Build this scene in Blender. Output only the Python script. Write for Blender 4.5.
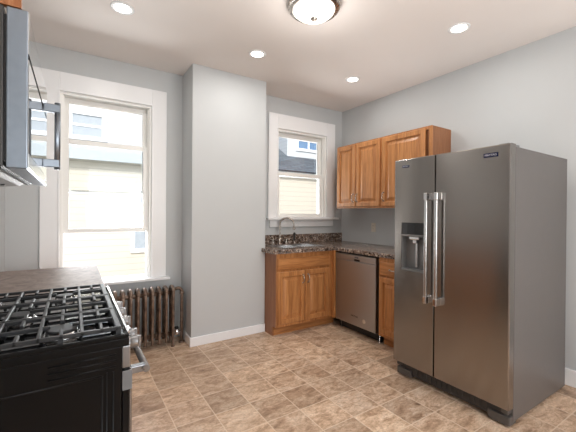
import bpy, bmesh, math, random
from mathutils import Vector, Matrix
for o in list(bpy.data.objects): bpy.data.objects.remove(o)
random.seed(4)
SC = bpy.context.scene
COL = SC.collection
PI = math.pi

# ------------------------------------------------------------------ camera, sky, sun, exposure
CAM_H = 1.32
def make_camera():
    ya, pi_, ro = math.radians(32.8985), math.radians(-0.2166), math.radians(-0.4649)
    right = Vector((math.cos(ya), -math.sin(ya), 0)); fwd = Vector((math.sin(ya), math.cos(ya), 0)); up = Vector((0, 0, 1))
    f = fwd*math.cos(pi_) + up*math.sin(pi_); u = up*math.cos(pi_) - fwd*math.sin(pi_)
    r3 = right*math.cos(ro) - u*math.sin(ro); u3 = right*math.sin(ro) + u*math.cos(ro)
    cd = bpy.data.cameras.new('camera'); c = bpy.data.objects.new('camera', cd); COL.objects.link(c)
    m = Matrix((r3, u3, -f)).transposed().to_4x4(); m.translation = (0, 0, CAM_H)
    c.matrix_world = m
    cd.sensor_width = 36; cd.lens = 332.17*36/576; cd.shift_y = -1.675/576
    cd.clip_start = 0.02; cd.clip_end = 200
    SC.camera = c
make_camera()

SC.view_settings.view_transform = 'Standard'
SC.view_settings.look = 'None'
SC.view_settings.gamma = 1
SC.view_settings.use_curve_mapping = False
SC.view_settings.exposure = 0.11
SC.cycles.max_bounces = 10
SC.cycles.diffuse_bounces = 6
SC.cycles.glossy_bounces = 6
SC.cycles.transparent_max_bounces = 12
SC.cycles.caustics_reflective = False
SC.cycles.caustics_refractive = False
SC.cycles.sample_clamp_indirect = 4.0

W = bpy.data.worlds.new('sky'); SC.world = W; W.use_nodes = True
wn = W.node_tree.nodes; wl = W.node_tree.links; wn.clear()
sky = wn.new('ShaderNodeTexSky'); sky.sky_type = 'NISHITA'; sky.sun_disc = False
sky.sun_elevation = math.radians(48); sky.sun_rotation = math.radians(200); sky.dust_density = 3.0
bg = wn.new('ShaderNodeBackground'); bg.inputs[1].default_value = 0.30
wo = wn.new('ShaderNodeOutputWorld'); wl.new(sky.outputs[0], bg.inputs[0]); wl.new(bg.outputs[0], wo.inputs[0])

def light(name, kind, loc, energy, color=(1, 1, 1), rot=(0, 0, 0), **kw):
    d = bpy.data.lights.new(name, kind); d.energy = energy; d.color = color
    for k, v in kw.items(): setattr(d, k, v)
    o = bpy.data.objects.new(name, d); COL.objects.link(o); o.location = loc; o.rotation_euler = rot
    return o
light('sun', 'SUN', (0, -5, 10), 3.3, (1, 0.98, 0.96), (math.radians(46), 0, math.radians(-24)), angle=math.radians(2))
# added fill lamp, tilted up to the ceiling, at the invented rear window
light('rear_fill_lamp', 'AREA', (1.5, -1.74, 1.45), 92, (0.97, 0.985, 1.0), (math.radians(138), 0, 0), shape='RECTANGLE', size=2.5, size_y=1.9)
# daylight entering through the two windows of the back wall
light('window_daylight', 'AREA', (0.28, 4.55, 1.0), 75, (0.97, 0.985, 1.0), (math.radians(-122), 0, 0), shape='RECTANGLE', size=0.9, size_y=1.2)
light('window_daylight', 'AREA', (2.55, 4.55, 1.3), 44, (0.97, 0.985, 1.0), (math.radians(-122), 0, 0), shape='RECTANGLE', size=0.9, size_y=1.1)
DOWNLIGHT_W = 4.6
DOME_STRENGTH = 4.2

# ------------------------------------------------------------------ materials
def srgb(r, g, b):
    f = lambda c: (c/255/12.92) if c/255 <= 0.04045 else ((c/255+0.055)/1.055)**2.4
    return (f(r), f(g), f(b), 1)
class M:
    def __init__(s, name):
        s.m = bpy.data.materials.new(name); s.m.use_nodes = True; s.t = s.m.node_tree; s.n = s.t.nodes; s.l = s.t.links
        s.b = s.n['Principled BSDF']; s.tc = None
    def set(s, **kw):
        names = dict(color='Base Color', rough='Roughness', metal='Metallic', spec='Specular IOR Level', coat='Coat Weight',
                     coatr='Coat Roughness', emit='Emission Color', es='Emission Strength', aniso='Anisotropic', trans='Transmission Weight')
        for k, v in kw.items(): s.b.inputs[names[k]].default_value = v
        return s
    def node(s, t, **kw):
        n = s.n.new(t)
        for k, v in kw.items():
            if hasattr(n, k) and not isinstance(k, int): setattr(n, k, v)
        return n
    def link(s, a, b): s.l.new(a, b)
    def coords(s, scale=(1, 1, 1), loc=(0, 0, 0), src='Object'):
        tc = s.n.new('ShaderNodeTexCoord'); mp = s.n.new('ShaderNodeMapping')
        mp.inputs['Scale'].default_value = scale; mp.inputs['Location'].default_value = loc
        s.link(tc.outputs[src], mp.inputs['Vector']); return mp.outputs[0]
    def noise(s, vec, scale=5, detail=3, rough=0.5, dist=0):
        n = s.n.new('ShaderNodeTexNoise'); n.inputs['Scale'].default_value = scale; n.inputs['Detail'].default_value = detail
        n.inputs['Roughness'].default_value = rough; n.inputs['Distortion'].default_value = dist
        s.link(vec, n.inputs['Vector']); return n.outputs['Fac']
    def ramp(s, fac, stops, interp='LINEAR'):
        r = s.n.new('ShaderNodeValToRGB'); cr = r.color_ramp; cr.interpolation = interp
        while len(cr.elements) < len(stops): cr.elements.new(0.5)
        for e, (p, c) in zip(cr.elements, stops): e.position = p; e.color = c
        s.link(fac, r.inputs[0]); return r.outputs[0]
    def mix(s, fac, a, b, mode='MIX'):
        n = s.n.new('ShaderNodeMix'); n.data_type = 'RGBA'; n.blend_type = mode
        for v, i in ((fac, n.inputs[0]), (a, n.inputs[6]), (b, n.inputs[7])):
            if hasattr(v, 'is_output'): s.link(v, i)
            else: i.default_value = v
        return n.outputs[2]
    def math(s, op, a, b=0.0):
        n = s.n.new('ShaderNodeMath'); n.operation = op
        for v, i in ((a, n.inputs[0]), (b, n.inputs[1])):
            if hasattr(v, 'is_output'): s.link(v, i)
            else: i.default_value = v
        return n.outputs[0]
    def bump(s, h, strength=0.1, dist=0.01):
        n = s.n.new('ShaderNodeBump'); n.inputs['Strength'].default_value = strength; n.inputs['Distance'].default_value = dist
        s.link(h, n.inputs['Height']); s.link(n.outputs[0], s.b.inputs['Normal'])
    def color(s, o): s.link(o, s.b.inputs['Base Color']); return s

def paint(name, c, rough=0.55, var=0.03, scale=3):
    m = M(name).set(rough=rough); f = m.noise(m.coords(), scale, 4)
    lo = tuple(x*(1-var) for x in c[:3])+(1,); hi = tuple(min(1, x*(1+var)) for x in c[:3])+(1,)
    m.color(m.ramp(f, [(0.3, lo), (0.7, hi)])); g = m.noise(m.coords(), 220, 2); m.bump(g, 0.04, 0.002)
    return m.m
def metal(name, c, rough=0.25, streak=(1, 1, 1), amount=0.04, bump=0.0, aniso=0.0):
    m = M(name).set(metal=1.0, rough=rough)
    f = m.noise(m.coords(streak), 1.0, 3)
    lo = tuple(x*(1-amount) for x in c[:3])+(1,); hi = tuple(min(1, x*(1+amount)) for x in c[:3])+(1,)
    m.color(m.ramp(f, [(0.3, lo), (0.7, hi)]))
    m.link(m.ramp(f, [(0.2, (rough*(0.8 if not aniso else 0.99),)*3+(1,)), (0.8, (rough*(1.25 if not aniso else 1.01),)*3+(1,))]), m.b.inputs['Roughness'])
    if bump: m.bump(f, bump, 0.001)
    if aniso:
        tg = m.n.new('ShaderNodeTangent'); tg.direction_type = 'RADIAL'; tg.axis = 'Z'
        m.link(tg.outputs[0], m.b.inputs['Tangent']); m.b.inputs['Anisotropic'].default_value = aniso; m.b.inputs['Anisotropic Rotation'].default_value = 0.25
    return m.m
def plain(name, c, rough=0.5, metal_=0.0, var=0.05, **kw):
    m = M(name).set(rough=rough, metal=metal_, **kw); f = m.noise(m.coords(), 14, 3)
    lo = tuple(x*(1-var) for x in c[:3])+(1,); hi = tuple(min(1, x*(1+var)) for x in c[:3])+(1,)
    m.color(m.ramp(f, [(0.3, lo), (0.7, hi)])); return m.m
def wood(name, a, b, c, axis='z'):
    sc = {'z': (26, 26, 1.6), 'x': (1.6, 26, 26), 'y': (26, 1.6, 26)}[axis]
    m = M(name).set(rough=0.36, spec=0.45)
    v = m.coords(sc)
    f = m.noise(v, 1.0, 5, 0.62, 0.6); g = m.noise(m.coords(tuple(q*5 for q in sc)), 1.0, 2, 0.5)
    base = m.ramp(f, [(0.28, a), (0.5, b), (0.72, c)])
    m.color(m.mix(0.28, base, m.ramp(g, [(0.35, (0.35, 0.3, 0.25, 1)), (0.6, (1, 1, 1, 1))]), 'MULTIPLY'))
    m.bump(g, 0.05, 0.001); return m.m

MAT = {}
MAT['wall'] = paint('grey_wall_paint', srgb(194, 197, 198), 0.6, 0.012)
MAT['ceiling'] = paint('ceiling_paint', srgb(233, 226, 221), 0.7, 0.01)
MAT['trim'] = paint('white_trim_paint', srgb(240, 241, 242), 0.35, 0.01)
MAT['vinyl'] = paint('white_vinyl_sash', srgb(245, 245, 242), 0.3, 0.01)
MAT['oak'] = wood('honey_oak', srgb(148, 95, 52), srgb(186, 127, 76), srgb(208, 149, 95))
MAT['oak_panel'] = wood('reddish_panel', srgb(120, 68, 38), srgb(158, 98, 58), srgb(196, 136, 92))
MAT['oak_h'] = wood('honey_oak_horizontal', srgb(148, 95, 52), srgb(186, 127, 76), srgb(208, 149, 95), 'x')
MAT['oak_y'] = wood('honey_oak_along_wall', srgb(148, 95, 52), srgb(186, 127, 76), srgb(208, 149, 95), 'y')
MAT['oak_side'] = wood('oak_side_veneer', srgb(134, 88, 58), srgb(152, 102, 68), srgb(166, 114, 78))
MAT['steel'] = metal('brushed_stainless', (0.31, 0.288, 0.268), 0.22, (3, 3, 0.3), 0.01, aniso=0.85)
MAT['dw_steel'] = metal('satin_stainless', (0.47, 0.465, 0.46), 0.46, (3, 3, 0.3), 0.01, aniso=0.3)
MAT['range_steel'] = metal('range_stainless', (0.30, 0.30, 0.305), 0.30, (30, 30, 30), 0.03)
MAT['steel_light'] = metal('light_stainless', (0.66, 0.66, 0.66), 0.22, (60, 60, 60), 0.03)
MAT['bluesteel'] = metal('satin_steel_edge', (0.27, 0.305, 0.35), 0.36, (40, 40, 40), 0.04)
MAT['chrome'] = metal('polished_chrome', (0.86, 0.86, 0.87), 0.08, (5, 5, 5), 0.02)
MAT['nickel'] = metal('brushed_nickel', (0.46, 0.42, 0.38), 0.26, (30, 30, 30), 0.04)
MAT['fridge_side'] = plain('grey_textured_cabinet', srgb(92, 88, 86), 0.40, 0.0, 0.02, spec=0.5)
MAT['dark_grey'] = plain('dark_grey_plastic', srgb(56, 54, 53), 0.45)
MAT['foot_grey'] = plain('warm_grey_plastic', srgb(82, 78, 75), 0.45)
MAT['mid_grey'] = plain('grey_plastic', srgb(112, 112, 112), 0.4)
MAT['pan_grey'] = plain('light_grey_enamel', srgb(150, 148, 146), 0.5, spec=0.3)
MAT['black'] = plain('black_plastic', (0.008, 0.008, 0.009, 1), 0.35)
MAT['black_gloss'] = plain('black_gloss_enamel', (0.005, 0.005, 0.006, 1), 0.04, spec=1.0)
MAT['black_side'] = plain('black_range_side', (0.004, 0.0036, 0.0035, 1), 0.28, spec=0.22)
MAT['iron'] = plain('cast_iron', (0.022, 0.023, 0.025, 1), 0.5, 0.0, 0.2, spec=0.45)
MAT['badge'] = plain('dark_blue_badge', srgb(22, 24, 60), 0.25)
MAT['badge_text'] = plain('silver_lettering', srgb(190, 192, 200), 0.35)
MAT['ivory'] = plain('ivory_plastic', srgb(222, 214, 200), 0.4)
MAT['sticker'] = plain('white_sticker', srgb(214, 204, 190), 0.5)
MAT['rubber'] = plain('black_rubber', (0.01, 0.01, 0.01, 1), 0.9, spec=0.05)

def radiator_mat():
    m = M('bronze_radiator_paint').set(metal=0.45, rough=0.32)
    f = m.noise(m.coords(), 18, 5, 0.6)
    m.color(m.ramp(f, [(0.3, srgb(84, 66, 54)), (0.55, srgb(126, 106, 92)), (0.75, srgb(156, 138, 124))])); m.bump(f, 0.15, 0.004); return m.m
MAT['radiator'] = radiator_mat()

def granite(name, stops, scale=55, rough=0.28):
    m = M(name).set(rough=rough, spec=0.5)
    v = m.coords()
    vo = m.n.new('ShaderNodeTexVoronoi'); vo.inputs['Scale'].default_value = scale; vo.inputs['Randomness'].default_value = 1
    nz = m.n.new('ShaderNodeTexNoise'); nz.inputs['Scale'].default_value = 40; m.link(v, nz.inputs['Vector'])
    wv = m.mix(0.03, v, nz.outputs['Color'], 'ADD'); m.link(wv, vo.inputs['Vector'])
    sep = m.n.new('ShaderNodeSeparateColor'); m.link(vo.outputs['Color'], sep.inputs[0])
    big = m.noise(v, 9, 4, 0.6)
    fac = m.math('ADD', m.math('MULTIPLY', sep.outputs[0], 0.7), m.math('MULTIPLY', big, 0.35))
    m.color(m.ramp(fac, stops)); return m.m
MAT['granite'] = granite('speckled_laminate', [(0.15, srgb(42, 34, 31)), (0.34, srgb(92, 74, 63)), (0.5, srgb(134, 112, 97)), (0.64, srgb(108, 103, 102)), (0.78, srgb(162, 143, 128)), (0.92, srgb(206, 194, 182))], 70, 0.2)
def brown_top():
    m = M('brown_slate_laminate').set(rough=0.55, spec=0.3)
    f = m.noise(m.coords((1.6, 1.2, 1)), 9, 8, 0.68, 1.2); g = m.noise(m.coords((1, 3, 1)), 60, 3)
    c = m.ramp(f, [(0.25, srgb(92, 80, 74)), (0.5, srgb(130, 114, 106)), (0.75, srgb(156, 142, 132))])
    m.color(m.mix(0.25, c, m.ramp(g, [(0.3, srgb(110, 100, 95)), (0.7, srgb(255, 250, 245))]), 'MULTIPLY')); return m.m
MAT['brown_top'] = brown_top()

def floor_mat():
    m = M('vinyl_floor_tile').set(rough=0.42, spec=0.4)
    T = 0.25
    tc = m.n.new('ShaderNodeTexCoord'); sp = m.n.new('ShaderNodeSeparateXYZ'); m.link(tc.outputs['Object'], sp.inputs[0])
    ux = m.math('DIVIDE', m.math('SUBTRACT', sp.outputs[0], 0.035), T); uy = m.math('DIVIDE', m.math('SUBTRACT', sp.outputs[1], 0.07), T)
    ix = m.math('FLOOR', ux); iy = m.math('FLOOR', uy); fx = m.math('FRACT', ux); fy = m.math('FRACT', uy)
    cb = m.n.new('ShaderNodeCombineXYZ'); m.link(ix, cb.inputs[0]); m.link(iy, cb.inputs[1])
    wn_ = m.n.new('ShaderNodeTexWhiteNoise'); wn_.noise_dimensions = '2D'; m.link(cb.outputs[0], wn_.inputs['Vector'])
    off = m.n.new('ShaderNodeVectorMath'); off.operation = 'SCALE'; m.link(wn_.outputs['Color'], off.inputs[0]); off.inputs['Scale'].default_value = 7.0
    ad = m.n.new('ShaderNodeVectorMath'); ad.operation = 'ADD'; m.link(tc.outputs['Object'], ad.inputs[0]); m.link(off.outputs[0], ad.inputs[1])
    mp = m.n.new('ShaderNodeMapping'); mp.inputs['Scale'].default_value = (1, 1.9, 1); mp.inputs['Rotation'].default_value = (0, 0, 0.5)
    m.link(ad.outputs[0], mp.inputs['Vector'])
    cloud = m.noise(mp.outputs[0], 6.5, 7, 0.62, 1.0)
    fine = m.noise(mp.outputs[0], 38, 6, 0.68, 0.8)
    base = m.ramp(cloud, [(0.28, srgb(160, 131, 106)), (0.45, srgb(213, 183, 155)), (0.58, srgb(235, 210, 184)), (0.74, srgb(248, 231, 211))])
    base = m.mix(0.55, base, m.ramp(fine, [(0.34, srgb(166, 148, 132)), (0.6, (1, 1, 1, 1))]), 'MULTIPLY')
    base = m.mix(1.0, base, m.ramp(wn_.outputs['Value'], [(0.0, (0.72, 0.69, 0.67, 1)), (0.5, (0.92, 0.90, 0.89, 1)), (1.0, (1.06, 1.05, 1.03, 1))]), 'MULTIPLY')
    ex = m.math('MINIMUM', fx, m.math('SUBTRACT', 1.0, fx)); ey = m.math('MINIMUM', fy, m.math('SUBTRACT', 1.0, fy))
    e = m.math('MINIMUM', ex, ey)
    g = m.ramp(e, [(0.010, (1, 1, 1, 1)), (0.017, (0, 0, 0, 1))])
    m.color(m.mix(m.math('MULTIPLY', g, 0.7), base, srgb(232, 213, 190)))
    m.bump(m.math('SUBTRACT', 1.0, g), 0.12, 0.002); return m.m
MAT['floor'] = floor_mat()

def glass_mat():
    m = bpy.data.materials.new('window_glass'); m.use_nodes = True; n = m.node_tree.nodes; l = m.node_tree.links; n.clear()
    t = n.new('ShaderNodeBsdfTransparent'); t.inputs[0].default_value = (0.97, 0.98, 0.98, 1)
    g = n.new('ShaderNodeBsdfGlossy'); g.inputs['Roughness'].default_value = 0.01
    fr = n.new('ShaderNodeFresnel'); fr.inputs[0].default_value = 1.45
    nz = n.new('ShaderNodeTexNoise'); nz.inputs['Scale'].default_value = 2
    tc = n.new('ShaderNodeTexCoord'); l.new(tc.outputs['Object'], nz.inputs['Vector'])
    bp_ = n.new('ShaderNodeBump'); bp_.inputs['Strength'].default_value = 0.02; l.new(nz.outputs['Fac'], bp_.inputs['Height']); l.new(bp_.outputs[0], g.inputs['Normal'])
    mx = n.new('ShaderNodeMixShader'); o = n.new('ShaderNodeOutputMaterial')
    l.new(fr.outputs[0], mx.inputs[0]); l.new(t.outputs[0], mx.inputs[1]); l.new(g.outputs[0], mx.inputs[2]); l.new(mx.outputs[0], o.inputs[0])
    return m
MAT['glass'] = glass_mat()
def emit_mat(name, c, s):
    m = M(name); m.set(emit=c, es=s, rough=0.4)
    f = m.noise(m.coords(), 6, 2); m.color(m.ramp(f, [(0.3, (0.85, 0.83, 0.8, 1)), (0.7, (0.9, 0.88, 0.85, 1))])); return m.m
MAT['lens'] = emit_mat('lit_diffuser', (1, 0.93, 0.82, 1), 7.0)
MAT['bowl'] = emit_mat('lit_alabaster_bowl', (1, 0.90, 0.76, 1), DOME_STRENGTH*0.33)
def mw_glass():
    m = M('dark_mirror_glass').set(rough=0.03, metal=0.85)
    f = m.noise(m.coords(), 8, 2); m.color(m.ramp(f, [(0.3, (0.60, 0.61, 0.62, 1)), (0.7, (0.64, 0.65, 0.66, 1))])); return m.m
MAT['mw_glass'] = mw_glass()
def siding_mat(name, c, pitch=0.11):
    m = M(name).set(rough=0.6)
    tc = m.n.new('ShaderNodeTexCoord'); sp = m.n.new('ShaderNodeSeparateXYZ'); m.link(tc.outputs['Object'], sp.inputs[0])
    fr = m.math('FRACT', m.math('DIVIDE', sp.outputs[2], pitch))
    dk = tuple(x*0.72 for x in c[:3])+(1,)
    m.color(m.ramp(fr, [(0.0, dk), (0.07, dk), (0.10, c), (1.0, c)])); m.bump(fr, 0.3, 0.02); return m.m
MAT['siding'] = siding_mat('cream_siding', srgb(204, 197, 182))
MAT['siding_w'] = siding_mat('white_siding', srgb(206, 210, 212), 0.09)
def shingle_mat():
    m = M('grey_shingle').set(rough=0.85)
    br = m.n.new('ShaderNodeTexBrick'); br.inputs['Scale'].default_value = 1.0; br.inputs['Brick Width'].default_value = 0.3; br.inputs['Row Height'].default_value = 0.09
    br.inputs['Mortar Size'].default_value = 0.008
    br.inputs['Color1'].default_value = srgb(74, 82, 88); br.inputs['Color2'].default_value = srgb(98, 106, 112); br.inputs['Mortar'].default_value = srgb(44, 50, 56)
    m.link(m.coords(), br.inputs['Vector'])
    f = m.noise(m.coords(), 30, 4)
    m.color(m.mix(0.4, br.outputs['Color'], m.ramp(f, [(0.3, (0.4, 0.4, 0.42, 1)), (0.7, (1, 1, 1, 1))]), 'MULTIPLY')); return m.m
MAT['shingle'] = shingle_mat()
MAT['white_out'] = plain('white_exterior_trim', srgb(235, 236, 236), 0.5)
MAT['roof_glare'] = plain('pale_roof_glare', srgb(178, 186, 190), 0.6)  # pale tone stands for glare on the shingle roof
MAT['pale_glass'] = plain('pale_reflecting_glass', srgb(160, 168, 174), 0.08)
MAT['blue_glass'] = plain('blue_reflecting_glass', srgb(96, 128, 162), 0.15)
MAT['concrete'] = plain('alley_concrete', srgb(170, 168, 160), 0.8)

# ------------------------------------------------------------------ mesh helpers
def BM(): return bmesh.new()
def merge(dst, src):
    me = bpy.data.meshes.new('t'); src.to_mesh(me); src.free(); dst.from_mesh(me); bpy.data.meshes.remove(me)
def box(bm, x0, x1, y0, y1, z0, z1, bev=0.0, seg=2):
    t = BM(); bmesh.ops.create_cube(t, size=1)
    for v in t.verts:
        v.co = Vector(((x0+x1)/2 + v.co.x*(x1-x0), (y0+y1)/2 + v.co.y*(y1-y0), (z0+z1)/2 + v.co.z*(z1-z0)))
    if bev: bmesh.ops.bevel(t, geom=list(t.edges), offset=bev, segments=seg, profile=0.5, affect='EDGES')
    merge(bm, t); return bm
def tube(bm, pts, r, seg=12, caps=True):
    pts = [Vector(p) for p in pts]; n = len(pts); rs = r if isinstance(r, (list, tuple)) else [r]*n
    rings = []; prev = None
    for i, p in enumerate(pts):
        d = (pts[min(i+1, n-1)] - pts[max(i-1, 0)]).normalized()
        if prev is None:
            a = Vector((0, 0, 1)) if abs(d.z) < 0.9 else Vector((1, 0, 0)); x = d.cross(a).normalized()
        else: x = (prev - d*prev.dot(d)).normalized()
        prev = x; y = d.cross(x)
        rings.append([bm.verts.new(p + (x*math.cos(2*PI*k/seg) + y*math.sin(2*PI*k/seg))*rs[i]) for k in range(seg)])
    for a, b in zip(rings, rings[1:]):
        for k in range(seg):
            f = bm.faces.new((a[k], a[(k+1) % seg], b[(k+1) % seg], b[k])); f.smooth = True
    if caps: bm.faces.new(rings[0][::-1]); bm.faces.new(rings[-1])
    return bm
def lathe(bm, prof, c, axis='z', seg=32, sx=1.0, sy=1.0):
    c = Vector(c); rings = []
    for r, h in prof:
        ring = []
        for k in range(seg):
            a = 2*PI*k/seg; p = (r*math.cos(a)*sx, r*math.sin(a)*sy, h)
            if axis == 'x': p = (p[2], p[0], p[1])
            elif axis == 'y': p = (p[1], p[2], p[0])
            ring.append(bm.verts.new(c + Vector(p)))
        rings.append(ring)
    for a, b in zip(rings, rings[1:]):
        for k in range(seg):
            f = bm.faces.new((a[k], a[(k+1) % seg], b[(k+1) % seg], b[k])); f.smooth = True
    bm.faces.new(rings[0][::-1]); bm.faces.new(rings[-1]); return bm
def prism(bm, poly, z0, z1, bev=0.0):
    t = BM()
    a = [t.verts.new((x, y, z0)) for x, y in poly]; b = [t.verts.new((x, y, z1)) for x, y in poly]
    t.faces.new(a[::-1]); t.faces.new(b); n = len(poly)
    for i in range(n): t.faces.new((a[i], a[(i+1) % n], b[(i+1) % n], b[i]))
    bmesh.ops.recalc_face_normals(t, faces=t.faces)
    if bev: bmesh.ops.bevel(t, geom=[e for e in t.edges], offset=bev, segments=2, profile=0.5, affect='EDGES')
    merge(bm, t); return bm
def arc(c, r, a0, a1, n, plane='xz'):
    out = []
    for i in range(n+1):
        a = a0+(a1-a0)*i/n; u, v = r*math.cos(a), r*math.sin(a)
        out.append({'xz': (c[0]+u, c[1], c[2]+v), 'yz': (c[0], c[1]+u, c[2]+v), 'xy': (c[0]+u, c[1]+v, c[2])}[plane])
    return out
def nested_panel(bm, org, U, V, N, w, h, rings):
    """raised panel: rings of (inset, depth along N); closed at the back"""
    org, U, V, N = map(Vector, (org, U, V, N)); loops = []
    for ins, d in rings:
        loops.append([bm.verts.new(org + U*u + V*v + N*d) for u, v in ((ins, ins), (w-ins, ins), (w-ins, h-ins), (ins, h-ins))])
    for a, b in zip(loops, loops[1:]):
        for k in range(4): bm.faces.new((a[k], a[(k+1) % 4], b[(k+1) % 4], b[k]))
    bm.faces.new(loops[-1]); bm.faces.new(loops[0][::-1]); return bm
DOOR = [(0, 0), (0, 0.013), (0.007, 0.020), (0.050, 0.020), (0.055, 0.006), (0.068, 0.005), (0.100, 0.017)]
SLAB = [(0, 0), (0, 0.012), (0.007, 0.019), (0.020, 0.020)]

def empty(name, loc, label=None, cat=None, group=None, kind=None):
    o = bpy.data.objects.new(name, None); COL.objects.link(o); o.location = loc; o.empty_display_size = 0.1
    return tag(o, label, cat, group, kind)
def tag(o, label=None, cat=None, group=None, kind=None):
    if label: o['label'] = label
    if cat: o['category'] = cat
    if group: o['group'] = group
    if kind: o['kind'] = kind
    return o
def wloc(o):
    v = Vector((0, 0, 0))
    while o: v = v + o.location; o = o.parent
    return v
def obj(name, bm, mat, parent=None, label=None, normals=True, org=None):
    """bm is given in world coordinates"""
    off = wloc(parent) if parent else Vector(org or (0, 0, 0))
    for v in bm.verts: v.co -= off
    if normals: bmesh.ops.recalc_face_normals(bm, faces=bm.faces)
    me = bpy.data.meshes.new(name); bm.to_mesh(me); bm.free()
    me.materials.append(mat)
    o = bpy.data.objects.new(name, me); COL.objects.link(o)
    if parent: o.parent = parent
    else: o.location = off
    if label: o['label'] = label
    return o
def struct(name, bm, mat, org=None):
    o = obj(name, bm, mat, None, org=org); o['kind'] = 'structure'; return o
def text(name, s, size, org, U, V, mat, parent, depth=0.0006, sx=1.0):
    """lettering centred on org, running along U, up along V"""
    cu = bpy.data.curves.new('t', 'FONT'); cu.body = s; cu.size = size; cu.align_x = 'CENTER'; cu.align_y = 'CENTER'; cu.extrude = depth
    cu.resolution_u = 3
    t = bpy.data.objects.new('t', cu); COL.objects.link(t)
    dg = bpy.context.evaluated_depsgraph_get(); dg.update()
    me = bpy.data.meshes.new_from_object(t.evaluated_get(dg)); bpy.data.objects.remove(t)
    U, V = Vector(U).normalized(), Vector(V).normalized(); Nn = U.cross(V); off = wloc(parent)
    for v in me.vertices: v.co = Vector(org) - off + U*v.co.x*sx + V*v.co.y + Nn*v.co.z
    me.name = name; me.materials.clear(); me.materials.append(mat)
    o = bpy.data.objects.new(name, me); COL.objects.link(o); o.parent = parent; return o

# ------------------------------------------------------------------ setting
XL, XR, YB, YR, H = -0.476, 3.243, 3.60, -1.80, 2.777
CX0, CX1, CY = 0.977, 1.797, 3.2435          # chimney breast
WT = 0.20
struct('floor', box(BM(), XL-WT, XR+WT, YR-WT, YB, -0.1, 0), MAT['floor'])
struct('ceiling', box(BM(), XL-WT, XR+WT, YR-WT, YB+WT, H, H+0.12), MAT['ceiling'])
struct('wall_left', box(BM(), XL-WT, XL, YR-WT, YB+WT, 0, H), MAT['wall'])
struct('wall_right', box(BM(), XR, XR+WT, YR-WT, YB+WT, 0, H), MAT['wall'])
# window openings in the back wall: x0, x1, z0, z1
WIN = [(-0.105, 0.668, 0.655, 2.395), (2.158, 2.948, 1.262, 2.388)]
def wall_with_holes(y0, y1, x0, x1, holes):
    bm = BM(); xs = x0
    for a, b, c, d in holes:
        box(bm, xs, a, y0, y1, 0, H); box(bm, a, b, y0, y1, 0, c); box(bm, a, b, y0, y1, d, H); xs = b
    box(bm, xs, x1, y0, y1, 0, H); return bm
struct('wall_back', wall_with_holes(YB, YB+WT, XL, XR, WIN), MAT['wall'])
RWIN = (0.25, 2.75, 0.5, 2.4)
struct('wall_rear', wall_with_holes(YR-WT, YR, XL, XR, [RWIN]), MAT['wall'])
struct('wall_chimney_breast', box(BM(), CX0, CX1, CY, YB, 0, H), MAT['wall'])
def baseboard(name, x0, x1, y0, y1, h=0.095):
    bm = BM(); box(bm, x0, x1, y0, y1, 0, h, 0.005); return struct(name, bm, MAT['trim'])
BBT = 0.016
baseboard('baseboard_back', CX0-BBT, CX1, CY-BBT, CY, 0.09)
baseboard('baseboard_left', CX0-BBT, CX0, CY, YB, 0.09)
baseboard('baseboard_right', XR-BBT, XR, YR, 1.80, 0.13)

def window(idx, ox0, ox1, oz0, oz1, casing_l, casing_r, top, sill_z, sill_x, upper, lower, extra_rail=None, apron=None, lift=0):
    root = empty('window_%d' % idx, ((ox0+ox1)/2, YB, oz0), kind='structure')
    bm = BM(); t = 0.022; y0 = YB-t
    box(bm, casing_l, ox0, y0, YB, sill_z, top, 0.004); box(bm, ox1, casing_r, y0, YB, sill_z, top, 0.004)
    box(bm, ox0, ox1, y0, YB, oz1, top, 0.004)
    box(bm, ox0-0.012, ox0+0.002, y0-0.006, YB, oz0, oz1, 0.002); box(bm, ox1-0.002, ox1+0.012, y0-0.006, YB, oz0, oz1, 0.002)
    box(bm, ox0, ox1, y0-0.006, YB, oz1-0.002, oz1+0.012, 0.002)
    obj('casing', bm, MAT['trim'], root)
    bm = BM()
    box(bm, sill_x[0], sill_x[1], YB-0.07, YB, sill_z-0.028, sill_z, 0.006)
    obj('sill', bm, MAT['trim'], root)
    bm = BM(); box(bm, ox0, ox1, YB, YB+WT-0.02, sill_z-0.028, sill_z+0.006); obj('outer_sill', bm, MAT['trim'], root)
    if apron:
        bm = BM(); box(bm, apron[0], apron[1], YB-0.02, YB, apron[2], sill_z-0.028, 0.004); obj('apron', bm, MAT['trim'], root)
    bm = BM(); j = 0.022
    box(bm, ox0, ox0+j, YB+0.001, YB+0.16, sill_z, oz1); box(bm, ox1-j, ox1, YB+0.001, YB+0.16, sill_z, oz1); box(bm, ox0+j, ox1-j, YB+0.001, YB+0.16, oz1-j, oz1)
    for xx in (ox0+j, ox1-j-0.012):      # parting stops
        box(bm, xx, xx+0.012, YB+0.03, YB+0.042, sill_z, oz1-j); box(bm, xx, xx+0.012, YB+0.092, YB+0.10, sill_z, oz1-j)
    obj('jamb', bm, MAT['vinyl'], root)
    def sash(name, y, z0, z1, st=0.04, rt=0.045, rb=0.045):
        a, b = ox0+j+0.004, ox1-j-0.004
        bm = BM()
        box(bm, a, a+st, y, y+0.035, z0, z1, 0.004); box(bm, b-st, b, y, y+0.035, z0, z1, 0.004)
        box(bm, a+st, b-st, y, y+0.035, z1-rt, z1, 0.004); box(bm, a+st, b-st, y, y+0.035, z0, z0+rb, 0.004)
        s = obj(name, bm, MAT['vinyl'], root)
        bm = BM(); box(bm, a+st-0.004, b-st+0.004, y+0.014, y+0.019, z0+rb-0.004, z1-rt+0.004); obj('pane', bm, MAT['glass'], s)
        return s
    sash('upper_sash', YB+0.10, *upper); sash('lower_sash', YB+0.048, *lower)
    if extra_rail:
        bm = BM(); box(bm, ox0+j, ox1-j, YB+0.145, YB+0.158, extra_rail-0.006, extra_rail+0.006); obj('storm_rail', bm, MAT['vinyl'], root)
    return root
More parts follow.
